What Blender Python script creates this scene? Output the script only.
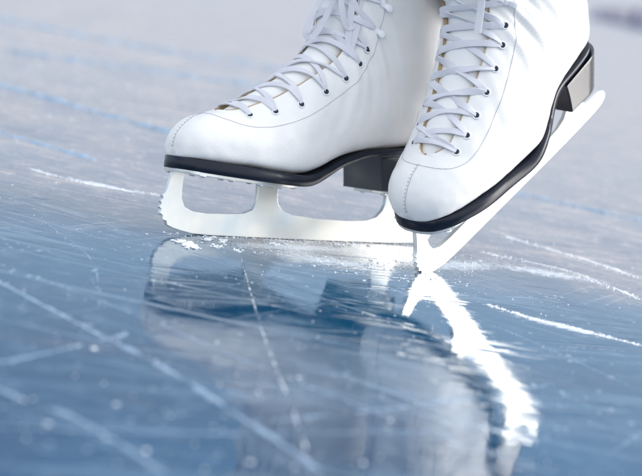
import bpy, bmesh, math, random
from mathutils import Vector, Matrix, noise
from math import sin, cos, pi, radians as RAD, sqrt

for o in list(bpy.data.objects):
    bpy.data.objects.remove(o)
scene = bpy.context.scene
COL = scene.collection
CM = 0.01

# ------------------------------------------------------------------ camera
PITCH, ROLL, DIST = RAD(9.39), RAD(9.76), 140.0
F = Vector((0, cos(PITCH), -sin(PITCH)))
RX = Vector((1, 0, 0))
UP = RX.cross(F)
R2 = RX * cos(ROLL) + UP * sin(ROLL)
U2 = UP * cos(ROLL) - RX * sin(ROLL)
CPOS = Vector((0, -DIST * cos(PITCH), DIST * sin(PITCH)))
cam = bpy.data.cameras.new('camera')
camo = bpy.data.objects.new('camera', cam)
COL.objects.link(camo)
M = Matrix.Identity(4)
for i in range(3):
    M[i][0] = R2[i]; M[i][1] = U2[i]; M[i][2] = -F[i]; M[i][3] = CPOS[i] * CM
camo.matrix_world = M
cam.sensor_width = 36
cam.lens = 1600 / 642 * 36
cam.clip_start = 0.05
cam.clip_end = 1000
cam.dof.use_dof = True
cam.dof.focus_distance = 1.30
cam.dof.aperture_fstop = 6.3
scene.camera = camo

# ------------------------------------------------------------------ sky + sun
SUN_EL, SUN_AZ = RAD(20), RAD(79)      # azimuth measured from +Y clockwise
w = bpy.data.worlds.new('World'); scene.world = w; w.use_nodes = True
nt = w.node_tree
bg = nt.nodes['Background']
sky = nt.nodes.new('ShaderNodeTexSky')
sky.sky_type = 'NISHITA'; sky.sun_disc = False
sky.sun_elevation = SUN_EL; sky.sun_rotation = SUN_AZ
sky.air_density = 1.0; sky.dust_density = 1.0; sky.ozone_density = 1.5
tint = nt.nodes.new('ShaderNodeMix'); tint.data_type = 'RGBA'; tint.blend_type = 'MULTIPLY'
tint.inputs[0].default_value = 1; tint.inputs[7].default_value = (1.0, 1.0, 1.0, 1)
nt.links.new(sky.outputs[0], tint.inputs[6])
veil = nt.nodes.new('ShaderNodeMix'); veil.data_type = 'RGBA'      # pale sky colour mixed over the blue, heavier where fill is added
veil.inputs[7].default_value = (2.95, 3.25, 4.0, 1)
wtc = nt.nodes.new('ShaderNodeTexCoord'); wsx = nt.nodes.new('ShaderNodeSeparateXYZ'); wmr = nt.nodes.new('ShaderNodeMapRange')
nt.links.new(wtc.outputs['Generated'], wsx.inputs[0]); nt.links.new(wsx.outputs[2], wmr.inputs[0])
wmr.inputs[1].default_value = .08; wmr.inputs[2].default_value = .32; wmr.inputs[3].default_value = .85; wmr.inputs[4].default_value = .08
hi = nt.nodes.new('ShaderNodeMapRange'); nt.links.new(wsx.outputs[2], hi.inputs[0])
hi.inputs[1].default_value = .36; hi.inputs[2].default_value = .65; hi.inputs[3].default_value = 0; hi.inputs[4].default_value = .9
# added fill: sky brightened on the unseen camera side; blue kept over far ice
side_fill = nt.nodes.new('ShaderNodeMapRange'); nt.links.new(wsx.outputs[1], side_fill.inputs[0])
side_fill.inputs[1].default_value = .25; side_fill.inputs[2].default_value = -.35; side_fill.inputs[3].default_value = 0; side_fill.inputs[4].default_value = .9
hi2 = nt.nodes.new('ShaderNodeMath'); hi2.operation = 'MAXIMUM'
nt.links.new(hi.outputs[0], hi2.inputs[0]); nt.links.new(side_fill.outputs[0], hi2.inputs[1]); hi = hi2
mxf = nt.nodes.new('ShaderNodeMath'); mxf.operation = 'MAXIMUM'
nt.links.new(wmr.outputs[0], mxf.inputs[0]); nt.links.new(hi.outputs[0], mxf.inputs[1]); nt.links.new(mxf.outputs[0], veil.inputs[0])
vc = nt.nodes.new('ShaderNodeMix'); vc.data_type = 'RGBA'          # sky brightened overhead and camera-side as added fill, greyer haze low down
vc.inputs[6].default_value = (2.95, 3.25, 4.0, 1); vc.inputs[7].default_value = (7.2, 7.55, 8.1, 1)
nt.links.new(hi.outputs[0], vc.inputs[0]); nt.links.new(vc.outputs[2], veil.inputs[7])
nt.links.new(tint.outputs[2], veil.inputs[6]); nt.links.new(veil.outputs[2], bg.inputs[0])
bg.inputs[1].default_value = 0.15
sl = bpy.data.lights.new('sun', 'SUN'); so = bpy.data.objects.new('sun', sl); COL.objects.link(so)
sl.energy = 2.7; sl.angle = RAD(40); sl.color = (1.0, 0.98, 0.96)
sd = Vector((sin(SUN_AZ) * cos(SUN_EL), cos(SUN_AZ) * cos(SUN_EL), sin(SUN_EL)))
so.rotation_euler = sd.to_track_quat('Z', 'Y').to_euler()
so.location = (2, -2, 3)
vs = scene.view_settings
vs.view_transform = 'Standard'; vs.look = 'None'; vs.exposure = 0.42; vs.gamma = 1.0

# ------------------------------------------------------------------ materials
def mat(name, color, rough=0.5, metal=0.0, spec=0.5, coat=0.0, bump=None, var=None, sss=0.0):
    m = bpy.data.materials.new(name); m.use_nodes = True
    n = m.node_tree.nodes; l = m.node_tree.links
    b = n['Principled BSDF']
    b.inputs['Base Color'].default_value = (*color, 1)
    b.inputs['Roughness'].default_value = rough
    b.inputs['Metallic'].default_value = metal
    b.inputs['Specular IOR Level'].default_value = spec
    b.inputs['Coat Weight'].default_value = coat
    b.inputs['Coat Roughness'].default_value = 0.12
    if sss:
        b.inputs['Subsurface Weight'].default_value = sss
        b.inputs['Subsurface Radius'].default_value = (0.004, 0.004, 0.005)
    tc = n.new('ShaderNodeTexCoord')
    if var:
        scale, amt, col2 = var
        t = n.new('ShaderNodeTexNoise'); t.inputs['Scale'].default_value = scale; t.inputs['Detail'].default_value = 6
        l.new(tc.outputs['Object'], t.inputs['Vector'])
        r = n.new('ShaderNodeMapRange'); r.inputs[1].default_value = .42; r.inputs[2].default_value = .7
        r.inputs[3].default_value = 0; r.inputs[4].default_value = amt
        l.new(t.outputs[0], r.inputs[0])
        mx = n.new('ShaderNodeMix'); mx.data_type = 'RGBA'
        mx.inputs[6].default_value = (*color, 1); mx.inputs[7].default_value = (*col2, 1)
        l.new(r.outputs[0], mx.inputs[0]); l.new(mx.outputs[2], b.inputs['Base Color'])
    if bump:
        scale, strength, dist = bump
        t = n.new('ShaderNodeTexNoise'); t.inputs['Scale'].default_value = scale; t.inputs['Detail'].default_value = 5
        l.new(tc.outputs['Object'], t.inputs['Vector'])
        bp = n.new('ShaderNodeBump'); bp.inputs['Strength'].default_value = strength; bp.inputs['Distance'].default_value = dist
        l.new(t.outputs[0], bp.inputs['Height']); l.new(bp.outputs[0], b.inputs['Normal'])
    return m

LEATHER = mat('white_leather', (0.85, 0.845, 0.83), 0.34, spec=0.5, bump=(1100, 0.4, 0.0006), var=(30, .25, (.76, .76, .77)))
LINING = mat('tan_lining', (0.56, 0.41, 0.25), 0.75, bump=(1500, 0.4, 0.0006), var=(60, .8, (.30, .19, .10)))
TONGUE = mat('white_tongue', (0.84, 0.84, 0.83), 0.5, bump=(700, 0.2, 0.0005))
LACE = mat('white_lace', (0.72, 0.73, 0.78), 0.8, bump=(2500, 0.6, 0.0006))
THREAD = mat('grey_thread', (0.42, 0.42, 0.47), 0.8)
SOLE = mat('black_sole', (0.002, 0.006, 0.018), 0.30, spec=.3, coat=0.12, bump=(90, 0.15, 0.0006))
HEELM = mat('black_heel', (0.003, 0.007, 0.016), 0.18, spec=.4, coat=0.6, bump=(200, 0.1, 0.0005))
STEEL = mat('satin_blade_steel', (0.80, 0.80, 0.76), 0.22, metal=0.55, bump=(900, 0.2, 0.0002), var=(30, .6, (.48, .60, .70)))
SCREW = mat('screw_steel', (0.75, 0.78, 0.82), 0.2, metal=1.0)
EYELET = mat('eyelet_enamel', (0.80, 0.82, 0.85), 0.25, spec=0.6)
HOLE = mat('eyelet_hole', (0.015, 0.02, 0.035), 0.7)
CLOTH = mat('navy_cloth', (0.012, 0.018, 0.035), 0.9, bump=(1200, 0.4, 0.001))
SNOW = mat('ice_shavings', (0.88, 0.92, 0.97), 0.9, spec=.15, sss=0.3)

# ------------------------------------------------------------------ helpers
def link(name, me, mats, parent=None, smooth=True):
    o = bpy.data.objects.new(name, me); COL.objects.link(o)
    for m in (mats if isinstance(mats, (list, tuple)) else [mats]):
        me.materials.append(m)
    if smooth:
        for p in me.polygons: p.use_smooth = True
    if parent: o.parent = parent
    return o

def mesh_from(verts, faces, name='m'):
    me = bpy.data.meshes.new(name)
    me.from_pydata([tuple(Vector(v) * CM) for v in verts], [], faces)
    me.update()
    return me

def recalc(me):
    bm = bmesh.new(); bm.from_mesh(me)
    bmesh.ops.remove_doubles(bm, verts=bm.verts, dist=0.00002)
    bmesh.ops.recalc_face_normals(bm, faces=bm.faces)
    bm.to_mesh(me); bm.free()

def autosmooth(o, deg=35):
    me = o.data
    bm = bmesh.new(); bm.from_mesh(me)
    for e in bm.edges:
        if len(e.link_faces) == 2 and e.calc_face_angle(0) > RAD(deg): e.smooth = False
    bm.to_mesh(me); bm.free()

def catmull(vals, t):
    n = len(vals); t = max(0, min(n - 1 - 1e-6, t)); i = int(t); f = t - i
    p0 = vals[max(i - 1, 0)]; p1 = vals[i]; p2 = vals[i + 1]; p3 = vals[min(i + 2, n - 1)]
    return 0.5 * ((2 * p1) + (-p0 + p2) * f + (2 * p0 - 5 * p1 + 4 * p2 - p3) * f * f + (-p0 + 3 * p1 - 3 * p2 + p3) * f ** 3)

def lin(tab, x):
    if x <= tab[0][0]: return tab[0][1]
    for a, b in zip(tab, tab[1:]):
        if x <= b[0]:
            return a[1] + (b[1] - a[1]) * (x - a[0]) / (b[0] - a[0])
    return tab[-1][1]

def smoothtab(tab, x, h=0.6):
    return sum(lin(tab, x + h * k) * wt for k, wt in ((-1, .2), (-.5, .2), (0, .2), (.5, .2), (1, .2)))

def ribbon(pts, width, thick, wdir=None, n=None):
    """flat strip following pts; wdir list of side vectors."""
    V = []; Fc = []
    N = len(pts)
    for i, p in enumerate(pts):
        t = (pts[min(i + 1, N - 1)] - pts[max(i - 1, 0)]).normalized()
        nn = n[i] if n else Vector((0, 0, 1))
        s = t.cross(nn).normalized()
        up = s.cross(t).normalized()
        wd = width[i] if isinstance(width, list) else width
        prof = [(-.5, .2), (-.46, .6), (-.2, .75), (.2, .75), (.46, .6), (.5, .2), (.45, -.4), (-.45, -.4)]
        for a, b in prof:
            V.append(p + s * wd * a + up * thick * b * .6)
    k = 8
    for i in range(N - 1):
        for j in range(k):
            Fc.append((i * k + j, i * k + (j + 1) % k, (i + 1) * k + (j + 1) % k, (i + 1) * k + j))
    Fc.append(tuple(range(k))); Fc.append(tuple((N - 1) * k + j for j in range(k)))
    return V, Fc

def tube(pts, r, k=8):
    V = []; Fc = []; N = len(pts)
    for i, p in enumerate(pts):
        t = (pts[min(i + 1, N - 1)] - pts[max(i - 1, 0)]).normalized()
        a = t.cross(Vector((0.123, 0.2, 0.97))).normalized(); b = t.cross(a)
        for j in range(k):
            V.append(p + (a * cos(2 * pi * j / k) + b * sin(2 * pi * j / k)) * r)
    for i in range(N - 1):
        for j in range(k):
            Fc.append((i * k + j, i * k + (j + 1) % k, (i + 1) * k + (j + 1) % k, (i + 1) * k + j))
    Fc.append(tuple(range(k))); Fc.append(tuple((N - 1) * k + j for j in range(k)))
    return V, Fc

class Buf:
    def __init__(s): s.V = []; s.F = []
    def add(s, vf):
        o = len(s.V); s.V += vf[0]; s.F += [tuple(i + o for i in f) for f in vf[1]]
    def obj(s, name, m, parent, smooth=True):
        me = mesh_from(s.V, s.F, name); recalc(me)
        return link(name, me, m, parent, smooth)

# ------------------------------------------------------------------ boot surface
# stations: Tx Tz Bx Bz W cy f0 nt nb
ST = [
 (-0.80, 6.95, -0.80, 6.35, 0.7, .08, .45, 2.1, 3.0),
 (-0.78, 7.50, -0.65, 6.25, 1.45, .10, .40, 2.1, 3.2),
 (-0.55, 8.20, -0.30, 6.15, 2.0, .10, .38, 2.1, 3.5),
 ( 0.02, 8.95,  0.40, 6.10, 2.65, .12, .36, 2.1, 4.0),
 ( 0.90, 9.60,  1.60, 6.05, 3.22, .12, .34, 2.1, 4.5),
 ( 2.20,10.05,  3.15, 5.95, 3.68, .14, .33, 2.1, 5.0),
 ( 3.80,10.50,  5.00, 5.85, 4.10, .16, .33, 2.1, 5.0),
 ( 5.35,11.30,  7.20, 5.70, 4.18, .20, .34, 2.2, 5.0),
 ( 7.15,12.40,  9.50, 5.60, 4.15, .34, .36, 2.3, 4.5),
 ( 9.00,13.65, 11.80, 6.10, 4.0, .45, .40, 2.4, 4.0),
 (10.60,15.00, 14.80, 7.40, 3.85, .55, .44, 2.5, 3.5),
 (11.80,16.40, 18.40, 8.20, 3.75, .65, .48, 2.5, 3.2),
 (12.35,17.80, 21.60, 8.60, 3.75, .75, .50, 2.5, 3.0),
 (12.55,19.20, 24.00, 9.10, 3.75, .85, .52, 2.5, 2.6),
 (12.65,20.50, 24.95,11.30, 3.9, .9, .52, 2.5, 2.2),
 (12.65,21.80, 25.00,14.50, 4.05, .95, .52, 2.4, 2.1),
 (12.60,23.40, 24.80,18.00, 4.25, 1.0, .52, 2.4, 2.1),
 (12.40,25.40, 25.60,22.00, 4.45, 1.0, .52, 2.3, 2.1),
 (12.15,28.20, 26.30,26.50, 4.7, 1.0, .52, 2.3, 2.1),
]
NU = len(ST) - 1
COLS = list(zip(*ST))

def LATB(x): return 1.15 * math.exp(-((x - 13.2) / 3.2) ** 2)

class Boot:
    def __init__(self, side):
        self.side = side          # +1: big-toe side towards +y
        self.cache = {}
    def section(self, u):
        key = round(u, 4)
        if key in self.cache: return self.cache[key]
        Tx, Tz, Bx, Bz, W, cy, f0, n1, n2 = [catmull(c, u) for c in COLS]
        if self.side > 0:
            k = max(0, min(1, (u - 6) / 6)); cy += .6 * k; W += .45 * k
        pts = []; K = 60; CS = []
        for k in range(K + 1):
            th = pi * k / K
            c, s_ = cos(th), sin(th)
            if c >= 0:
                f = f0 + (1 - f0) * abs(c) ** (2 / n1); y = W * max(s_, 0) ** (2 / n1)
            else:
                f = f0 - f0 * abs(c) ** (2 / n2); y = W * max(s_, 0) ** (2 / n2)
            pts.append(Vector((Bx + (Tx - Bx) * f, y, Bz + (Tz - Bz) * f)))
            q = max(0, min(1, (u - 6) / 3)); CS.append(cy * self.side * ((1 - q) + q * min(1, f * 1.3)))
        L = [0]
        for a, b in zip(pts, pts[1:]): L.append(L[-1] + (b - a).length)
        self.cache[key] = (pts, L, CS)
        return self.cache[key]
    def half(self, u): return self.section(u)[1][-1]
    def at(self, u, s):
        pts, L, cy = self.section(u)
        sg = 1 if s >= 0 else -1
        s = min(abs(s), L[-1] - 1e-6)
        lo, hi = 0, len(L) - 1
        while hi - lo > 1:
            m_ = (lo + hi) // 2
            if L[m_] <= s: lo = m_
            else: hi = m_
        f = (s - L[lo]) / max(L[hi] - L[lo], 1e-9)
        p = pts[lo].lerp(pts[hi], f); cy = cy[lo] + (cy[hi] - cy[lo]) * f
        y = p.y
        if sg == -self.side: y += LATB(p.x) * max(0, 1 - max(0, p.z - 6.5) / 4.5) * min(1, y / 2.5)
        return Vector((p.x, sg * y + cy, p.z))
    def nrm(self, u, s):
        e = 0.06
        a = self.at(min(u + e, NU), s) - self.at(max(u - e, 0), s)
        b = self.at(u, s + e) - self.at(u, s - e)
        n = a.cross(b)
        if n.length < 1e-9: return Vector((0, 0, 1))
        n.normalize()
        mid = self.at(u, 0).lerp(self.at(u, self.half(u)), .55)
        if n.dot(self.at(u, s) - mid) < 0: n = -n
        return n
    def disp(self, u, s):
        p = self.at(u, s); g = gap(u); a = abs(s)
        cr = math.exp(-((u - 12.2) / 2.4) ** 2) * math.exp(-((a - 6.5) / 3.2) ** 2)
        cr2 = math.exp(-((u - 8.2) / 1.6) ** 2) * math.exp(-((a - 5.0) / 1.8) ** 2)
        q = u * 3.1 + a * .9 + (1 if s > 0 else 0)
        d = .17 * cr * (sin(q) + .5 * sin(q * 2.3 + a)) + .07 * cr2 * sin(u * 5 + a * 1.5) + .06 * noise.noise(p * 0.45) + .03 * noise.noise(p * 1.3)
        if g > 0:
            d += 0.08 * math.exp(-((a - g) / .5) ** 2)
            # small puckers pulled in round each lace hole
            e_ = ES(u)
            if a < e_ + 1.5:
                for ue in EYES[self.side]:
                    if abs(ue - u) < .6:
                        d -= .07 * math.exp(-((ue - u) * 1.7 / .55) ** 2 - ((a - ES(ue)) / .5) ** 2)
        return d
    def off(self, u, s, h):
        return self.at(u, s) + self.nrm(u, s) * (h + self.disp(u, s))

U0 = 5.45
CUR = {'side': 1}
def gap(u):
    if u <= U0: return 0.0
    d = u - U0
    g = 1.5 * min(1, sqrt(min(d / 1.0, 1)))
    if CUR['side'] < 0: g += .55 * max(0, min(1, (d - .3) / 2))
    return g + 0.17 * max(0, min(d, 8) - 1)

EYES = {-1: [6.4, 7.5, 8.6, 9.7, 10.7, 11.7, 12.7], 1: [6.2, 7.1, 8.0, 8.95, 9.9, 10.9, 11.9]}
HOOKS = {-1: [13.9, 15.2, 16.5], 1: [13.3, 14.9, 16.4]}
def ES(u): return gap(u) + (1.0 if CUR['side'] > 0 else 1.0 + .55 * max(0, min(1, (u - 6.4) / 2.5))) + .08 * max(0, u - 7)

def build_skate(label, category, loc, rot, side, extra):
    root = bpy.data.objects.new('ice_skate', None); COL.objects.link(root)
    root.empty_display_size = 0.03
    root.location = Vector(loc) * CM
    root.rotation_euler = rot.to_euler()
    root['label'] = label; root['category'] = category
    B = Boot(side); CUR['side'] = side
    EYE_U, HOOK_U = EYES[side], HOOKS[side]
    # --- upper
    us = []
    u = 0.0
    while u < NU - 1e-6:
        us.append(u)
        u += 0.04 if (u > U0 - .1 and u < U0 + 1.0) else 0.11
    us.append(NU)
    Kc = 44
    V = []; Fc = []
    for sg in (1, -1):
        base = len(V)
        for u in us:
            g = gap(u); H = B.half(u)
            for k in range(Kc + 1):
                t = k / Kc
                s = g + (H - g) * (t ** 1.15)
                p = B.at(u, sg * s)
                n = B.nrm(u, sg * s); d = B.disp(u, sg * s)
                V.append(p + n * d)
        for i in range(len(us) - 1):
            for k in range(Kc):
                a = base + i * (Kc + 1) + k
                Fc.append((a, a + 1, a + Kc + 2, a + Kc + 1))
        Fc.append(tuple(base + k for k in range(Kc + 1)))
    me = mesh_from(V, Fc, 'boot_upper'); recalc(me)
    up = link('boot_upper', me, [LEATHER, LINING], root)
    md = up.modifiers.new('s', 'SOLIDIFY'); md.thickness = 0.0042; md.offset = -1
    md.material_offset = 1; md.material_offset_rim = 1
    # --- tongue
    V = []; Fc = []
    tus = [U0 + .02 + (NU - U0 - .02) * i / 90 for i in range(91)]
    for u in tus:
        w_ = gap(u) + (.25 if side > 0 else -.12)
        for k in range(25):
            s = -w_ + 2 * w_ * k / 24
            n = B.nrm(u, s)
            V.append(B.at(u, s) - n * (0.62 - (0.50 if side > 0 else .36) * min(1, (u - U0) / .8) * max(0, cos(pi / 2 * s / w_)) ** .7 + 0.04 * sin(u * 2.3)) )
    for i in range(90):
        for k in range(24):
            a = i * 25 + k
            Fc.append((a, a + 1, a + 26, a + 25))
    me = mesh_from(V, Fc, 'tongue'); recalc(me)
    tg = link('tongue', me, TONGUE, root)
    md = tg.modifiers.new('s', 'SOLIDIFY'); md.thickness = 0.0025; md.offset = -1
    # --- stitching and seams
    st = Buf()
    def dashes(path, L=0.16, gp=0.16, r=0.028):
        acc = 0; d = 0; seg = []
        for a, b in zip(path, path[1:]):
            seg.append(((b - a).length, a, b))
        tot = sum(x[0] for x in seg); pos = 0
        def P(q):
            for ln_, a, b in seg:
                if q <= ln_: return a.lerp(b, q / max(ln_, 1e-9))
                q -= ln_
            return seg[-1][2]
        while pos < tot - L:
            st.add(tube([P(pos), P(pos + L / 2), P(pos + L)], r, 5)); pos += L + gp
    # toe seam (two rows of holes either side of the ridge)
    for s0 in (.14,):
        dashes([B.off(u, s0 * 1.0, 0.0) for u in [0.3 + i * .08 for i in range(58)]], .12, .20, .04)
    st.add(tube([B.off(0.3 + i * .08, 0, 0.0) for i in range(58)], 0.03, 6))
    # seam of the facing panel
    def seam_u_s(t):   # t -1..1 across toe, then up both sides
        return t
    SO = 0 if side > 0 else .8
    for sgn in (1, -1):
        path = []
        ctrl = [(4.75, 0), (4.8, .8), (4.95, 1.7), (5.35, 2.7 + .1 * SO), (6.1, 3.5 + .4 * SO), (7.2, 4.05 + .75 * SO), (8.5, 4.4 + SO), (10, 4.6 + SO), (11.3, 4.75 + SO), (12.4, 4.9 + SO), (13.8, 5 + SO), (15.5, 5 + SO), (17.9, 5 + SO)]
        cu = [c[0] for c in ctrl]; cs = [c[1] for c in ctrl]
        for i in range(150):
            t = i / 149 * (len(ctrl) - 1)
            path.append(B.off(catmull(cu, t), sgn * catmull(cs, t), 0.012))
        st.add(tube(path, 0.022, 6))
    # back stay
    for sgn in (1, -1):
        path = [B.off(u, sgn * (B.half(u) - 1.3), 0.01) for u in [14.2 + i * .05 for i in range(74)]]
        dashes(path, .14, .12, .025)
    st.obj('stitching', THREAD, root)
    # --- topline edge stitching of facings: fine tan edge cord
    ec = Buf()
    for sgn in (1, -1):
        ec.add(tube([B.off(U0 + .25 + i * (NU - .3 - U0) / 160, sgn * (gap(U0 + .25 + i * (NU - .3 - U0) / 160) + 0.015), 0.02) for i in range(161)], 0.035, 8))
    ec.obj('facing_edge', LINING, root)
    # --- eyelets
    for i, u in enumerate(EYE_U):
        for sgn in (1, -1):
            s = sgn * ES(u)
            p = B.off(u, s, 0.05); n = B.nrm(u, s)
            q = n.to_track_quat('Z', 'Y')
            vb = Buf(); V = []; Fc = []
            ring = [(0.36, -.05), (0.37, .0), (0.33, .05), (0.26, .06), (0.20, .01), (0.19, -.1)]
            K = 20
            for j in range(K):
                a = 2 * pi * j / K
                for r_, z_ in ring:
                    V.append(p + q @ Vector((r_ * cos(a), r_ * sin(a), z_)))
            m_ = len(ring)
            for j in range(K):
                for k in range(m_ - 1):
                    a = j * m_ + k; b = ((j + 1) % K) * m_ + k
                    Fc.append((a, b, b + 1, a + 1))
            vb.add((V, Fc))
            e = vb.obj('eyelet', EYELET, root)
            hb = Buf()
            hb.add(([p + q @ Vector((.24 * cos(2 * pi * j / K), .24 * sin(2 * pi * j / K), .035)) for j in range(K)], [tuple(range(K))]))
            hb.obj('eyelet_hole', HOLE, e, False)
    # --- hooks: rounded tab with folded-over lip
    for u in HOOK_U:
        for sgn in (1, -1):
            s = sgn * (ES(u) + .1)
            p = B.off(u, s, 0.04); n = B.nrm(u, s)
            sd_ = (B.at(u, s + .1 * sgn) - B.at(u, s)).normalized()
            t_ = n.cross(sd_)
            V = []; Fc = []; K = 18
            def P3(a, b, c): return p + sd_ * a + t_ * b + n * c
            hk = Buf()
            # folded strip: base plate -> curl up -> lip pointing away from the throat
            prof = [(-.25, .0), (.30, .0), (.55, .02), (.68, .12), (.70, .26), (.58, .36), (.35, .38), (.05, .36), (-.1, .34)]
            prof = [(-.30, .0), (-.15, .0), (.15, .0), (.24, .07), (.26, .17), (.34, .24), (.55, .28), (.75, .30), (.86, .30)]
            wid = [.20, .30, .26, .22, .22, .26, .32, .28, .12]
            V = []; 
            for (a, c), wd in zip(prof, wid):
                for b, dz in ((-wd, 0), (-wd * .5, .02), (wd * .5, .02), (wd, 0), (wd, -.05), (-wd, -.05)):
                    V.append(P3(a, b, c + dz))
            for i in range(len(prof) - 1):
                for j in range(6):
                    Fc.append((i * 6 + j, i * 6 + (j + 1) % 6, (i + 1) * 6 + (j + 1) % 6, (i + 1) * 6 + j))
            Fc.append(tuple(range(6))); Fc.append(tuple((len(prof) - 1) * 6 + j for j in range(6)))
            hk.add((V, Fc))
            hk.obj('lace_hook', EYELET, root)
    # --- laces
    lc = Buf()
    rnd = random.Random(5 + side)
    def strand(u1, s1, u2, s2, lift, w1=.5, over=0.0, sag=0.0):
        pts = []; ns = []; N = 26; ws = []; twa = rnd.uniform(-.9, .9)
        for i in range(N + 1):
            t = i / N
            u = u1 + (u2 - u1) * t; s = s1 + (s2 - s1) * t
            h = 0.07 + (lift) * (sin(pi * t) ** .6 if 0 < t < 1 else 0) + over * math.exp(-((t - .5) / .14) ** 2)
            if i == 0 or i == N: h = -0.08
            uu = u + sag * sin(pi * t)
            pts.append(B.off(uu, s, h)); 
            n = B.nrm(uu, s)
            tw = twa * sin(pi * t * 2 + u1)
            ns.append((n + B.at(uu, s + .05).__sub__(B.at(uu, s)).normalized().cross(n) * tw).normalized())
            ws.append(w1 * (0.55 + .45 * min(1, min(t, 1 - t) * 7)) * (1 + .06 * sin(t * 9 + u1)))
        lc.add(ribbon(pts, ws, 0.2, n=ns))
    e = ES
    strand(EYE_U[0], -e(EYE_U[0]), EYE_U[0], e(EYE_U[0]), .12, .5)
    WL = .52 if side > 0 else .40
    allu = EYE_U + HOOK_U
    for i in range(len(allu) - 1):
        a, b = allu[i], allu[i + 1]
        s_in = 1
        ov = .10
        strand(a, -e(a), b, e(b), -.01 + .05 * rnd.random(), WL + .12 * rnd.random(), 0.0, .3 * rnd.uniform(-1, 1))
        strand(a, e(a), b, -e(b), .02 + .05 * rnd.random(), WL + .12 * rnd.random(), ov, .3 * rnd.uniform(-1, 1))
    extra(B, lc)
    autosmooth(lc.obj('shoelace', LACE, root), 40)
    # --- outsole
    ztop = [(-1.6, 6.40), (2, 6.10), (6, 5.80), (10, 5.55), (11.0, 5.65), (12.6, 6.25), (14.6, 7.30), (17.2, 8.10), (21, 8.50), (25, 8.95), (27, 9.2)]
    def plan_at(t):
        """outline param t 0..1 front->back; returns x,w"""
        tab = [(-.82, 0.0), (-.79, .6), (-.68, 1.15), (-.42, 1.8), (0.05, 2.32), (.95, 2.98), (2.3, 3.55), (4.2, 4.05), (6.5, 4.17), (9.0, 4.03), (11.3, 3.6), (13.2, 3.08), (15.5, 2.8), (18, 2.72), (20.5, 2.8), (22.6, 2.65), (23.7, 2.1), (24.3, 1.3), (24.5, .65), (24.55, 0.0)]
        q = t * (len(tab) - 1)
        return catmull([a[0] for a in tab], q), max(0, catmull([a[1] for a in tab], q))
    T = 120
    half_ = [plan_at(i / T) for i in range(T + 1)]
    cyf = lambda x: side * lin([(-1.5, .08), (3, .14), (7, .18), (11, 0), (30, 0)], x)
    loop = [(x, w_) for x, w_ in half_] + [(x, -w_) for x, w_ in reversed(half_[1:-1])]
    n_ = len(loop)
    lv = [(0.0, -.35), (.02, -.16), (.10, -.02), (.95, .015), (1.0, -.05)]
    V = []; Fc = []
    for (d, o_) in lv:
        for (x, y) in loop:
            th_ = smoothtab([(-1.6, 1.10), (8, 1.0), (11, .90), (14, .76), (18, .55), (27, .42)], x)
            z = smoothtab(ztop, x) + 0.06
            r_ = 1 + o_ / max(1.5, abs(y)) if abs(y) > .01 else 1
            xo = o_ * (-1 if x < 0 else (1 if x > 23.5 else 0))
            if y * side < 0: y = y - side * LATB(x) * min(1, abs(y) / 2.5)
            V.append(Vector((x + xo, y * r_ + cyf(x), z - d * th_)))
    L_ = len(lv)
    for k in range(L_ - 1):
        for j in range(n_):
            a = k * n_ + j; b = k * n_ + (j + 1) % n_
            Fc.append((a, b, b + n_, a + n_))
    for base in (0, (L_ - 1) * n_):
        for i in range(1, T):
            a0 = base + i; a1 = base + i + 1
            b0 = base + (n_ - i) % n_; b1 = base + (n_ - i - 1) % n_
            if i + 1 >= T: 
                Fc.append((a0, a1, b0)); continue
            Fc.append((a0, a1, b1, b0))
        Fc.append((base, base + 1, base + n_ - 1))
    me = mesh_from(V, Fc, 'outsole'); recalc(me)
    so_ = link('outsole', me, SOLE, root); autosmooth(so_, 75)
    # --- heel block
    V = []; Fc = []
    lvls = 14
    hz0 = 4.72
    for k in range(lvls + 1):
        d = k / lvls
        rid = 0.05 if k % 2 else 0
        ring = []
        xf = 18.8 - .35 * (1 - d) ** 2
        xb = 23.9 + .75 * (1 - d)
        hw = 2.72 + .2 * (1 - d)
        K = 40
        outline = [(xf, -hw + .15), (xf + .12, -hw)]
        for j in range(K + 1):
            a = -pi / 2 + pi * j / K
            outline.append((xb - 2.6 + (2.6 + rid) * max(cos(a), 0) ** .8, (hw + rid) * (1 if sin(a) > 0 else -1) * abs(sin(a)) ** .85))
        outline += [(xf + .12, hw), (xf, hw - .15)]
        for (x, y) in outline:
            zt = smoothtab(ztop, x) - .6
            V.append(Vector((x, y, zt + (hz0 - zt) * d)))
        m_ = len(outline)
    for k in range(lvls):
        for j in range(m_):
            a = k * m_ + j; b = k * m_ + (j + 1) % m_
            Fc.append((a, b, b + m_, a + m_))
    Fc.append(tuple(range(m_))); Fc.append(tuple(lvls * m_ + j for j in range(m_)))
    me = mesh_from(V, Fc, 'heel'); recalc(me)
    hb = link('heel', me, HEELM, root); autosmooth(hb, 30)
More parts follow.
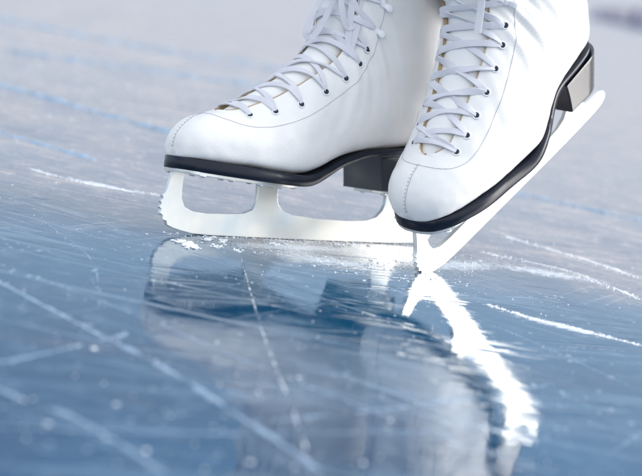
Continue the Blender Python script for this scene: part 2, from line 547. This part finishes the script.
    # --- blade
    out = [(-0.40, 5.15), (-0.62, 5.12), (-1.0, 3.75), (-1.20, 3.30),
           (-1.44, 3.05), (-1.32, 2.85), (-1.58, 2.60), (-1.44, 2.40), (-1.62, 2.12), (-1.42, 1.94), (-1.52, 1.62), (-1.24, 1.46), (-1.24, 1.12), (-.88, 1.02), (-.78, .70), (-.2, .48), (.6, .28), (1.6, .10), (3, .02), (6, 0), (12, 0), (18, 0), (22, .05), (25, .16), (26.3, .30), (27.0, .62), (27.15, 1.0), (26.95, 1.38), (26.4, 1.55), (24.6, 1.60), (23.9, 1.85), (23.5, 2.6), (23.4, 4.50),
           (21.6, 4.50), (21.55, 3.5), (21.3, 2.9), (20.7, 2.3), (19.6, 1.95), (17.5, 1.80), (14, 1.85), (11.6, 2.05), (10.5, 2.35), (9.95, 2.95), (9.8, 3.6), (9.85, 4.50),
           (7.75, 4.55), (7.8, 3.6), (7.7, 2.9), (7.4, 2.3), (6.6, 1.98), (5, 1.85), (3.0, 1.80), (1.5, 1.90), (.75, 2.25), (.4, 2.9), (.35, 3.6), (.42, 5.10)]
    cu = bpy.data.curves.new('blade', 'CURVE'); cu.dimensions = '2D'; cu.fill_mode = 'BOTH'
    sp = cu.splines.new('POLY'); sp.points.add(len(out) - 1); sp.use_cyclic_u = True
    for i, (x, z) in enumerate(out): sp.points[i].co = (x * CM, z * CM, 0, 1)
    cu.extrude = 0.0017; cu.bevel_depth = 0.0004; cu.bevel_resolution = 2; cu.offset = -0.0003
    tmp = bpy.data.objects.new('tmp', cu); COL.objects.link(tmp)
    dg = bpy.context.evaluated_depsgraph_get(); dg.update()
    me = bpy.data.meshes.new_from_object(tmp.evaluated_get(dg))
    bpy.data.objects.remove(tmp)
    me.transform(Matrix.Rotation(pi / 2, 4, 'X'))
    me.materials.clear()
    bl = link('blade', me, STEEL, root); autosmooth(bl, 30)
    # --- mounting plates
    def plate(tabl, z_of, thick):
        V = []; Fc = []
        xs = tabl; n = len(xs)
        lo = [(x, w_) for x, w_ in xs] + [(x, -w_) for x, w_ in reversed(xs)]
        m_ = len(lo)
        for dz, o_ in ((0, 0), (-thick * .8, 0), (-thick, -.06)):
            for x, y in lo:
                V.append(Vector((x, (abs(y) + o_) * (1 if y > 0 else -1) + cyf(x), z_of(x) + dz)))
        for k in range(2):
            for j in range(m_):
                a = k * m_ + j; b = k * m_ + (j + 1) % m_
                Fc.append((a, b, b + m_, a + m_))
        for base in (0, 2 * m_):
            for i in range(n - 1):
                Fc.append((base + i, base + i + 1, base + m_ - 2 - i, base + m_ - 1 - i))
        bb = Buf(); bb.add((V, Fc))
        o = bb.obj('mounting_plate', STEEL, root); autosmooth(o, 30); return o
    zb = lambda x: smoothtab(ztop, x) + .06 - smoothtab([(-1.6, 1.10), (8, 1.0), (11, .90), (14, .76), (18, .55), (27, .42)], x) + .02
    fp = plate([(-.75, .9), (-.45, 1.7), (.1, 2.4), (1.2, 3.0), (3, 3.3), (5.5, 3.3), (7, 3.1), (8.5, 2.9), (10.2, 2.4), (11.2, 1.7), (11.6, .9)], zb, .28)
    hp = plate([(19.1, 1.3), (19.6, 2.0), (21.4, 2.2), (22.6, 2.1), (23.3, 1.5), (23.6, .8)], lambda x: hz0 + .01, .28)
    for pl, spots in ((fp, [(.6, 2.6), (3.1, 3.0), (5.9, 2.9), (8.4, 2.3), (10.4, 1.5)]), (hp, [(20.2, 1.5), (22.4, 1.5)])):
        for (x, y) in spots:
            for sg in (1, -1):
                z0 = (zb(x) if pl is fp else hz0) - .27
                c = Vector((x, sg * y + cyf(x), z0)); V = []; Fc = []; K = 14
                for r_, dz in ((.30, .02), (.30, -.05), (.22, -.12), (.08, -.15)):
                    for j in range(K): V.append(c + Vector((r_ * cos(2 * pi * j / K), r_ * sin(2 * pi * j / K), dz)))
                for k in range(3):
                    for j in range(K):
                        a = k * K + j; b = k * K + (j + 1) % K
                        Fc.append((a, b, b + K, a + K))
                Fc.append(tuple(range(K))); Fc.append(tuple(3 * K + j for j in range(K)))
                bb = Buf(); bb.add((V, Fc)); bb.obj('screw', SCREW, pl)
    return root, B

def frame(psi, th, roll):
    psi, th, roll = RAD(psi), RAD(th), RAD(roll)
    u = Vector((cos(th) * cos(psi), cos(th) * sin(psi), sin(th)))
    n0 = Vector((sin(psi), -cos(psi), 0))
    w0 = n0.cross(u)
    if w0.z < 0: w0 = -w0
    w_ = w0 * cos(roll) - n0 * sin(roll)
    n = n0 * cos(roll) + w0 * sin(roll)
    y = w_.cross(u)
    return Matrix(((u.x, y.x, w_.x), (u.y, y.y, w_.y), (u.z, y.z, w_.z)))

def free_lace(lc, pts, width, nrm):
    P = [Vector(p) for p in pts]
    xs = [p.x for p in P]; ys = [p.y for p in P]; zs = [p.z for p in P]
    N = (len(P) - 1) * 10
    path = [Vector((catmull(xs, i / N * (len(P) - 1)), catmull(ys, i / N * (len(P) - 1)), catmull(zs, i / N * (len(P) - 1)))) for i in range(N + 1)]
    lc.add(ribbon(path, width, .12, n=[Vector(nrm).normalized()] * len(path)))

def far_extra(B, lc):
    # bow tied above the frame: loops and ends hang down in front of the instep
    nf = (-.55, -.83, .1)
    free_lace(lc, [(13.0, -2.6, 24.0), (11.8, -2.0, 21.5), (10.6, -1.6, 19.0), (10.2, -1.5, 17.4), (10.9, -1.6, 17.2), (11.6, -2.0, 18.6), (12.4, -2.4, 21.0), (13.2, -2.8, 24.0)], .5, nf)
    free_lace(lc, [(13.6, -3.4, 25.0), (13.4, -3.4, 22.0), (13.2, -3.5, 19.0), (13.1, -3.6, 16.5), (13.0, -3.5, 15.2)], .58, nf)
    free_lace(lc, [(12.2, -3.2, 24.5), (12.0, -3.3, 22.0), (12.3, -3.5, 19.4), (13.0, -3.6, 18.2), (13.8, -3.7, 19.0), (13.9, -3.8, 21.5), (13.6, -3.6, 24.5)], .5, nf)
    free_lace(lc, [(11.6, -2.4, 24.5), (12.6, -3.0, 21.8), (13.5, -3.6, 20.2), (14.6, -3.9, 18.8), (15.0, -3.9, 17.2)], .5, nf)
    free_lace(lc, [(14.4, -3.6, 25.0), (14.3, -3.7, 22.0), (14.0, -3.8, 19.5), (13.6, -3.8, 17.5), (13.3, -3.7, 16.0)], .55, nf)

def near_extra(B, lc):
    nf = (-.6, -.6, .3)
    free_lace(lc, [(12.4, -1.9, 23.5), (12.0, -1.7, 21.0), (11.3, -1.6, 19.2), (10.3, -1.6, 17.6)], .6, nf)
    free_lace(lc, [(12.7, -2.4, 23.5), (12.4, -2.4, 21.5), (12.1, -2.5, 19.6)], .6, nf)

farR = frame(37.35, 0, 7.06)
nearR = frame(50.84, 35.28, 1.0)
far, FB = build_skate('white figure skate standing flat on its blade, its heel hidden behind the other skate', 'ice skate',
                      (-11.88, -10.29, 0), farR, -1, far_extra)
near, NB = build_skate('white figure skate tipped onto its toe picks in front, its heel lifted off the ice', 'ice skate',
                       (9.63, -7.01, -0.33), nearR, 1, near_extra)
far['group'] = near['group'] = 'pair of white figure skates'

# ------------------------------------------------------------------ trouser leg behind the far boot
V = []; Fc = []
K = 40
o_loc = Vector((-11.88, -10.29, 0))
for i in range(14):
    t = i / 13
    for j in range(K):
        a = 2 * pi * j / K
        # hem hangs low at the heel, high over the laces
        zh = 20.3 + 7.5 * (1 - (1 + cos(a + .55)) / 2) ** .8
        z = zh + (46 - zh) * t
        rr = 1.0 + .04 * sin(5 * a + 3 * t)
        V.append(farR @ Vector((19.6 + 7.1 * rr * cos(a), 5.4 * rr * sin(a), z)) + o_loc)
for i in range(13):
    for j in range(K):
        Fc.append((i * K + j, i * K + (j + 1) % K, (i + 1) * K + (j + 1) % K, (i + 1) * K + j))
me = mesh_from(V, Fc, 'trouser_leg'); recalc(me)
tr = link('trouser_leg', me, CLOTH)
md = tr.modifiers.new('s', 'SOLIDIFY'); md.thickness = 0.003
tr['label'] = 'dark navy trouser leg, its hem just showing at the top edge between the two boots'; tr['category'] = 'trousers'

# ------------------------------------------------------------------ ice
def ice_material():
    m = bpy.data.materials.new('rink_ice'); m.use_nodes = True
    n = m.node_tree.nodes; l = m.node_tree.links
    b = n['Principled BSDF']
    tc = n.new('ShaderNodeTexCoord')
    def mapping(scale, rot=0, loc=(0, 0, 0)):
        mp = n.new('ShaderNodeMapping'); mp.inputs['Scale'].default_value = scale
        mp.inputs['Rotation'].default_value = (0, 0, RAD(rot)); mp.inputs['Location'].default_value = loc
        # rotate first, then stretch
        r = n.new('ShaderNodeVectorRotate'); r.rotation_type = 'Z_AXIS'; r.inputs['Angle'].default_value = RAD(rot)
        l.new(tc.outputs['Object'], r.inputs['Vector']); l.new(r.outputs[0], mp.inputs['Vector'])
        mp.inputs['Rotation'].default_value = (0, 0, 0)
        return mp
    def noise_(mp, scale, detail=4, rough=.6, dist=0):
        t = n.new('ShaderNodeTexNoise'); t.inputs['Scale'].default_value = scale
        t.inputs['Detail'].default_value = detail; t.inputs['Roughness'].default_value = rough; t.inputs['Distortion'].default_value = dist
        l.new(mp.outputs[0], t.inputs['Vector']); return t
    def rng(src, a, b_, c=0, d=1):
        r = n.new('ShaderNodeMapRange'); r.inputs[1].default_value = a; r.inputs[2].default_value = b_
        r.inputs[3].default_value = c; r.inputs[4].default_value = d; l.new(src, r.inputs[0]); return r.outputs[0]
    def math_(op, a, b_):
        r = n.new('ShaderNodeMath'); r.operation = op
        for i, x in enumerate((a, b_)):
            if isinstance(x, (int, float)): r.inputs[i].default_value = x
            else: l.new(x, r.inputs[i])
        return r.outputs[0]
    # long skate cuts in several directions: ridged bands of stretched noise
    cuts = None
    for rot, sc, thr, seed in ((12, 8, .030, 1), (-20, 6, .03, 5), (38, 5, .02, 9), (-62, 5, .012, 14)):
        mp = mapping((1, .035, 1), rot + 90, (seed, seed * 2, 0))
        t = noise_(mp, sc, 3, .55, .15)
        d = math_('ABSOLUTE', math_('SUBTRACT', t.outputs[0], .5), 0)
        line = rng(d, 0, thr * .32, 1, 0)
        mk = noise_(mapping((1, 1, 1), 0, (seed * 3, 0, 0)), 3.0, 2)
        line = math_('MULTIPLY', line, rng(mk.outputs[0], .46, .62))
        cuts = line if cuts is None else math_('MAXIMUM', cuts, line)
    frost = noise_(mapping((1, 1, 1)), 14, 8, .7)
    frostm = rng(frost.outputs[0], .50, .72)
    fine = noise_(mapping((1, .25, 1), 100), 160, 6, .75)
    finem = rng(fine.outputs[0], .50, .80)
    speck = n.new('ShaderNodeTexVoronoi'); speck.inputs['Scale'].default_value = 110
    l.new(mapping((1, 1, 1)).outputs[0], speck.inputs['Vector'])
    sp = rng(speck.outputs['Distance'], .10, .24, 1, 0)
    spm = math_('MULTIPLY', sp, rng(noise_(mapping((1, 1, 1), 0, (7, 3, 0)), 25, 3).outputs[0], .52, .66))
    w1 = math_('MULTIPLY', finem, math_('ADD', math_('MULTIPLY', frostm, .8), .12))
    white = math_('ADD', math_('ADD', math_('MULTIPLY', w1, .24), math_('MULTIPLY', cuts, .28)), math_('MULTIPLY', spm, .3))
    sep = n.new('ShaderNodeSeparateXYZ'); l.new(tc.outputs['Object'], sep.inputs[0])
    edge = math_('ADD', sep.outputs[1], math_('MULTIPLY', noise_(mapping((1, 1, 1), 0, (3, 9, 0)), 5, 4).outputs[0], .35))
    scuff = math_('ADD', rng(edge, -.05, .25, 0, .46), rng(edge, .3, 2.0, 0, .2))
    grain = rng(noise_(mapping((1, .6, 1), 98), 300, 6, .85).outputs[0], .34, .68, .35, 1.35)
    patchy = rng(noise_(mapping((1, 1, 1), 0, (1, 4, 0)), 9, 5, .7).outputs[0], .35, .65, .6, 1.2)
    white = math_('ADD', white, math_('MULTIPLY', math_('MULTIPLY', scuff, grain), patchy))
    # powdery frost scraped loose round the two contact points
    def smear(cx, cy_, ang, rx_, ry_, thr):
        mp = n.new('ShaderNodeMapping'); mp.vector_type = 'TEXTURE'
        mp.inputs['Location'].default_value = (cx, cy_, 0); mp.inputs['Rotation'].default_value = (0, 0, RAD(ang)); mp.inputs['Scale'].default_value = (rx_, ry_, 1)
        l.new(tc.outputs['Object'], mp.inputs[0])
        ln_ = n.new('ShaderNodeVectorMath'); ln_.operation = 'LENGTH'; l.new(mp.outputs[0], ln_.inputs[0])
        fall = rng(ln_.outputs['Value'], .1, 1, 1, 0)
        nz = noise_(mapping((1, .45, 1), 80), 240, 7, .8).outputs[0]
        return rng(math_('ADD', nz, math_('MULTIPLY', fall, .40)), thr, thr + .09)
    powder = None
    for a in ((-.02, -.07, 38, .15, .03, .74), (.01, -.105, 10, .12, .05, .78), (.12, -.02, 48, .16, .05, .78), (.20, .02, 5, .16, .05, .80), (.19, -.21, -20, .08, .02, .74), (-.21, .085, -15, .10, .02, .76)):
        sm = smear(*a); powder = sm if powder is None else math_('MAXIMUM', powder, sm)
    blot = rng(noise_(mapping((1, 1, 1), 0, (9, 2, 0)), 42, 6, .72).outputs[0], .52, .70)
    white = math_('ADD', white, math_('MULTIPLY', blot, math_('ADD', .17, math_('MULTIPLY', scuff, .6))))
    hair = None; groove = None
    for rot, sc, seed in ((8, 34, 31), (-24, 28, 37), (30, 22, 41), (-8, 40, 43)):
        d_ = math_('ABSOLUTE', math_('SUBTRACT', noise_(mapping((1, .03, 1), rot + 90, (seed, seed * 2, 0)), sc, 2, .5, .3).outputs[0], .5), 0)
        mk = rng(noise_(mapping((1, 1, 1), 0, (seed, 1, 0)), 7, 3).outputs[0], .50, .60)
        li = math_('MULTIPLY', rng(d_, 0, .014, 1, 0), mk)
        if seed in (37, 43): groove = li if groove is None else math_('MAXIMUM', groove, li)
        else: hair = li if hair is None else math_('MAXIMUM', hair, li)
    white = math_('SUBTRACT', math_('ADD', white, math_('MULTIPLY', hair, math_('ADD', .22, math_('MULTIPLY', scuff, .5)))), math_('MULTIPLY', groove, .45))
    white = math_('MAXIMUM', math_('MINIMUM', white, 1), 0)
    big = noise_(mapping((1, 1, 1)), 2.2, 3)
    base = n.new('ShaderNodeMix'); base.data_type = 'RGBA'
    base.inputs[6].default_value = (.001, .036, .092, 1); base.inputs[7].default_value = (.003, .074, .155, 1)
    l.new(rng(big.outputs[0], .35, .65), base.inputs[0])
    mx = n.new('ShaderNodeMix'); mx.data_type = 'RGBA'
    fc = n.new('ShaderNodeMix'); fc.data_type = 'RGBA'     # thin blue-white frost on clear ice, farther scuffing has warm sunlight put into its colour
    fc.inputs[6].default_value = (.36, .52, .68, 1); fc.inputs[7].default_value = (.66, .555, .49, 1)
    l.new(rng(scuff, 0, .3), fc.inputs[0])
    l.new(white, mx.inputs[0]); l.new(base.outputs[2], mx.inputs[6]); l.new(fc.outputs[2], mx.inputs[7])
    mx2 = n.new('ShaderNodeMix'); mx2.data_type = 'RGBA'
    l.new(math_('MULTIPLY', math_('MAXIMUM', powder, math_('MULTIPLY', spm, .6)), .85), mx2.inputs[0]); l.new(mx.outputs[2], mx2.inputs[6]); mx2.inputs[7].default_value = (.80, .86, .92, 1)
    l.new(mx2.outputs[2], b.inputs['Base Color'])
    white = math_('MAXIMUM', white, powder)
    ro = math_('ADD', math_('MULTIPLY', white, .28), rng(frost.outputs[0], .3, .7, .0, .03))
    l.new(ro, b.inputs['Roughness'])
    b.inputs['IOR'].default_value = 1.65
    b.inputs['Specular IOR Level'].default_value = 0.8
    # bump: shallow waves + cuts
    wav = noise_(mapping((1, .6, 1), 95), 130, 3, .5)
    wav2 = noise_(mapping((1, 1, 1)), 26, 2)
    h = math_('ADD', math_('ADD', math_('MULTIPLY', wav.outputs[0], .3), math_('MULTIPLY', wav2.outputs[0], .25)), math_('ADD', math_('MULTIPLY', white, .3), math_('MULTIPLY', math_('MAXIMUM', cuts, groove), -.7)))
    bp = n.new('ShaderNodeBump'); bp.inputs['Strength'].default_value = .45; bp.inputs['Distance'].default_value = .0005
    l.new(h, bp.inputs['Height']); l.new(bp.outputs[0], b.inputs['Normal'])
    return m

me = bpy.data.meshes.new('ice')
me.from_pydata([(-90, -20, 0), (90, -20, 0), (90, 150, 0), (-90, 150, 0)], [], [(0, 1, 2, 3)])
ice = link('ice', me, ice_material(), None, False); ice['kind'] = 'structure'

# ------------------------------------------------------------------ ice shavings
rnd = random.Random(11)
def lump(buf, c, r, squash=.6, sub=1):
    bm = bmesh.new(); bmesh.ops.create_icosphere(bm, subdivisions=sub, radius=1)
    off = Vector((rnd.random() * 99, rnd.random() * 99, 0))
    a = rnd.random() * 6.28
    sx = rnd.uniform(.7, 1.5)
    V = []
    for v in bm.verts:
        p = v.co * (1 + .9 * noise.noise(v.co * 1.9 + off))
        p = Vector((p.x * sx, p.y / sx, p.z * squash))
        p = Vector((p.x * cos(a) - p.y * sin(a), p.x * sin(a) + p.y * cos(a), p.z)) * r
        V.append(Vector(c) + p)
    Fc = [tuple(v.index for v in f.verts) for f in bm.faces]
    bm.free(); buf.add((V, Fc))

def gpix(px, py):
    """ground point (cm) seen at that photo position"""
    d = F + R2 * ((px - 321) / 1600) - U2 * ((py - 238) / 1600)
    t = -CPOS.z / d.z
    return CPOS + d * t

GR = Buf()
# (x0,y0,x1,y1,count,spread,size)
FIELDS = []
def scatter_line(a, b, n, spread, r0, r1):
    a = Vector(a); b = Vector(b)
    d = (b - a); per = Vector((-d.y, d.x)).normalized()
    for i in range(n):
        t = rnd.random()
        p = a + d * t + per * rnd.gauss(0, spread)
        r = .6 * r0 + (r1 - r0) * rnd.random() ** 4
        lump(GR, (p.x, p.y, r * .25), r, .6, 1)
# shavings thrown up along the standing blade and round the toe pick
scatter_line((-12.5, -11.0), (-3, -4.4), 150, .35, .02, .12)
scatter_line((-3, -4.4), (9.5, 5.2), 260, .45, .02, .14)
scatter_line((-10.5, -12.5), (-4.5, -11.5), 30, .8, .02, .16)
scatter_line((-6, -9.5), (5, -12.5), 60, 2.2, .02, .12)
scatter_line((-3, -12), (8, -6), 150, 1.6, .02, .14)
scatter_line((6, -14), (10.5, -4), 120, 1.2, .02, .12)
scatter_line((9.6, -7.0), (16.5, 8), 150, 1.5, .02, .12)
scatter_line((11, -8), (20, -16), 50, 2.2, .02, .09)
for c, r in (((-10.8, -13.4), .42), ((-10.2, -14.4), .50), ((-9.8, -15.0), .42), ((-9.1, -10.3), .38), ((-7.8, -9.8), .30), ((-7.9, -12.6), .28), ((-3.6, -7.4), .34), ((-3.0, -6.9), .26), ((-6.4, -13.0), .22), ((1.5, -2.0), .25), ((4, -9.5), .22)):
    for k in range(22):
        lump(GR, (c[0] + rnd.gauss(0, .32), c[1] + rnd.gauss(0, .45), r * .12), r * rnd.uniform(.10, .55), .55, 1)
scatter_line((-12, -10.9), (9.5, 4.8), 900, .5, .01, .05)
scatter_line((-9, -10.5), (9, -7), 900, 1.7, .01, .05)
scatter_line((9, -8), (18, 8), 600, 1.3, .01, .05)
for i in range(34):
    y = rnd.uniform(-72, -48); x = rnd.uniform(-12, 14)
    r = rnd.uniform(.05, .15); lump(GR, (x, y, r * .15), r, .4, 1)
# ridges of snow pushed up by earlier cuts: a low uneven bank plus crumbs
FRZ = Buf()
def bank_strip(path, wid, hgt, seed):
    P = [Vector((a, b, 0)) for a, b in path]
    L = sum((b - a).length for a, b in zip(P, P[1:])); N = max(12, int(L / .22))
    K = 7; V = []; Fc = []
    for i in range(N + 1):
        t = i / N * (len(P) - 1)
        p = Vector((catmull([q.x for q in P], t), catmull([q.y for q in P], t), 0))
        p2 = Vector((catmull([q.x for q in P], t + .01), catmull([q.y for q in P], t + .01), 0))
        if (p2 - p).length < 1e-6: p2 = p; p = Vector((catmull([q.x for q in P], t - .01), catmull([q.y for q in P], t - .01), 0))
        d = (p2 - p).normalized(); side = Vector((-d.y, d.x, 0))
        q = i * .22
        amp = max(0.02 if wid < .3 and seed < 5 else 0.15, min(1.3, (.45 if seed < 5 else .7) + 1.1 * noise.noise(Vector((q * .35, seed, 0))) + .6 * noise.noise(Vector((q * 1.7, seed, 3))))) * min(1, i / 4, (N - i) / 4)
        cx = .6 * wid * noise.noise(Vector((q * .6, seed, 8)))
        for k in range(K):
            f = -1 + 2 * k / (K - 1)
            rr = 1 + .7 * noise.noise(Vector((q * 2.1, k * 2.3, seed)))
            V.append(p + side * (cx + f * wid * amp * rr) + Vector((0, 0, hgt * amp * rr * (1 - f * f) - .01)))
    for i in range(N):
        for k in range(K - 1):
            a = i * K + k; Fc.append((a, a + 1, a + K + 1, a + K))
    (FRZ if wid > .9 or path[0][1] < -35 or seed >= 11 else GR).add((V, Fc))
def ridge(path, n, spread, r0, r1, wid=.22, hgt=.12, seed=0):
    bank_strip(path, wid, hgt, seed)
    for a, b in zip(path, path[1:]):
        L = (Vector(b) - Vector(a)).length
        scatter_line(a, b, int(n * L), spread, r0, r1)
ridge([(-28.4, 11.2), (-23.8, 8.3), (-20.0, 7.6), (-14.9, 8.5)], 22, .3, .02, .11, .15, .06, 1)
ridge([(13.3, -17.5), (16.5, -20.0), (20.1, -21.3), (24.5, -23.3)], 60, .24, .02, .12, .15, .08, 2)
ridge([(18, 20), (27, 12), (33, 2)], 22, .4, .02, .12, .3, .1, 3)
ridge([(14.6, 7.4), (22.9, 5.0), (27.9, -3.5)], 22, .5, .02, .12, .22, .08, 4)
ridge([(-58, 86), (-47.1, 81.3), (-33.9, 69.9), (-21.0, 59.9), (-5, 50)], 0, 1.2, .05, .2, 1.1, .3, 5)
ridge([(-70, 40), (-40, 34), (-24, 24)], 0, 1, .05, .2, .95, .15, 18)
ridge([(20, 60), (45, 52), (70, 70)], 0, 1, .05, .2, .95, .2, 19)
ridge([(-90, 230), (-40, 210), (20, 240)], 0, 1, .05, .2, 2.2, .4, 20)
ridge([(-60, 140), (-35, 150), (-5, 165)], 0, 1.2, .05, .2, 1.6, .35, 6)
ridge([(-20, -38), (-11.7, -47.5), (-7.6, -51.9), (-3.1, -58.4), (2.3, -66.5)], 4, .3, .02, .07, .26, .05, 7)
ridge([(-20, -56), (-14.3, -61.8), (-9.9, -64.5), (-4.8, -70.4)], 4, .3, .02, .06, .20, .05, 8)
ridge([(-18, -60), (-15.5, -56.8), (-13.2, -52.4), (-10.2, -45.8)], 4, .25, .02, .06, .16, .04, 9)
ridge([(-6.0, -14.7), (-2.7, -39.1), (0.6, -59.8), (1.4, -67.0)], 4, .06, .01, .04, .05, .015, 10)
ridge([(16, -40), (6, -52), (-2, -60)], 2, .2, .02, .06, .14, .03, 11)
ridge([(-30, -8), (-10, -22), (18, -36)], 2, .2, .02, .06, .05, .02, 12)
ridge([(-24, -20), (-12, -17), (0, -21), (20, -10)], 2, .2, .02, .05, .07, .02, 13)
ridge([(-26, -30), (-14, -38), (2, -52), (14, -60)], 2, .2, .02, .06, .10, .03, 15)
ridge([(-14, -68), (-2, -62), (16, -50)], 2, .2, .02, .06, .08, .03, 16)
ridge([(-22, -14), (-16, -26), (-13, -40)], 2, .2, .02, .05, .05, .02, 17)
ridge([(4, -16), (14, -26), (22, -38)], 3, .1, .02, .05, .09, .03, 14)
# loose crumbs all over
for i in range(1700):
    y = -70 + 200 * rnd.random() ** 1.6
    x = rnd.uniform(-1, 1) * (22 + .35 * (y + 70))
    r = .015 + .07 * rnd.random() ** 5 + max(0, y) * .0007
    lump(GR, (x, y, r * .2), r, .5, 1)
fz = FRZ.obj('refrozen_cut_lines', mat('refrozen_frost', (.24, .34, .46), .7, bump=(300, .4, .001)), None); fz['kind'] = 'stuff'
fz['label'] = 'pale blue refrozen skate cuts running across the ice'; fz['category'] = 'skate cuts'
sh = GR.obj('ice_shavings', SNOW, None); sh['kind'] = 'stuff'
sh['label'] = 'white ice shavings and crumbs scattered over the rink ice'; sh['category'] = 'ice shavings'

# ------------------------------------------------------------------ rink edge, far away
PANEL = mat('rink_board_white', (.66, .60, .62), .6)
KICK = mat('rink_board_blue', (.10, .15, .30), .6)
BANK = mat('pink_bank', (.50, .42, .46), .9, var=(.5, .9, (.16, .12, .18)))
br = bpy.data.objects.new('rink_boards', None); COL.objects.link(br)
br['label'] = 'pale rink boards far off beyond the ice at the top right'; br['category'] = 'rink boards'
pA, pB = Vector((10.0, 45, 0)), Vector((24, 170, 0)); dd = (pB - pA); Ld = dd.length; dd.normalize(); nn_ = Vector((dd.y, -dd.x, 0))
br.location = pA
def boxalong(name, t0, t1, z0, z1, th, m, off=0):
    V = []
    for t in (t0, t1):
        for o_ in (off - th / 2, off + th / 2):
            for z in (z0, z1):
                V.append((dd * t + nn_ * o_ + Vector((0, 0, z))) / CM)
    Fc = [(0, 1, 3, 2), (4, 6, 7, 5), (0, 4, 5, 1), (2, 3, 7, 6), (0, 2, 6, 4), (1, 5, 7, 3)]
    me = mesh_from(V, Fc, name); recalc(me)
    bm = bmesh.new(); bm.from_mesh(me); bmesh.ops.bevel(bm, geom=bm.edges[:], offset=.01, segments=1, affect='EDGES'); bm.to_mesh(me); bm.free()
    return link(name, me, m, br, False)
t = 0; i = 0
while t < Ld:
    L = 6.0
    boxalong('panel', t + .05, t + L - .05, .22, .95, .08, KICK if i % 5 == 1 else PANEL)
    boxalong('post', t - .05, t + .05, 0, 1.02, .16, KICK)
    t += L; i += 1
boxalong('kick_strip', 0, Ld, 0, .215, .12, KICK)
# snow bank behind the boards
V = []; Fc = []
nx_, ny_ = 60, 8
for i in range(nx_):
    for j in range(ny_):
        p = pA + dd * (Ld * i / (nx_ - 1)) - nn_ * (-1.0 - j * 1.2)
        z = 2.2 * sin(pi * .5 * j / (ny_ - 1)) * (1 + .4 * noise.noise(Vector((i * .35, j * .4, 0))))
        V.append((p + Vector((0, 0, z - .05))) / CM)
for i in range(nx_ - 1):
    for j in range(ny_ - 1):
        a = i * ny_ + j; Fc.append((a, a + 1, a + ny_ + 1, a + ny_))
me = mesh_from(V, Fc, 'bank')
bk = link('snow_bank', me, BANK); bk['kind'] = 'structure'
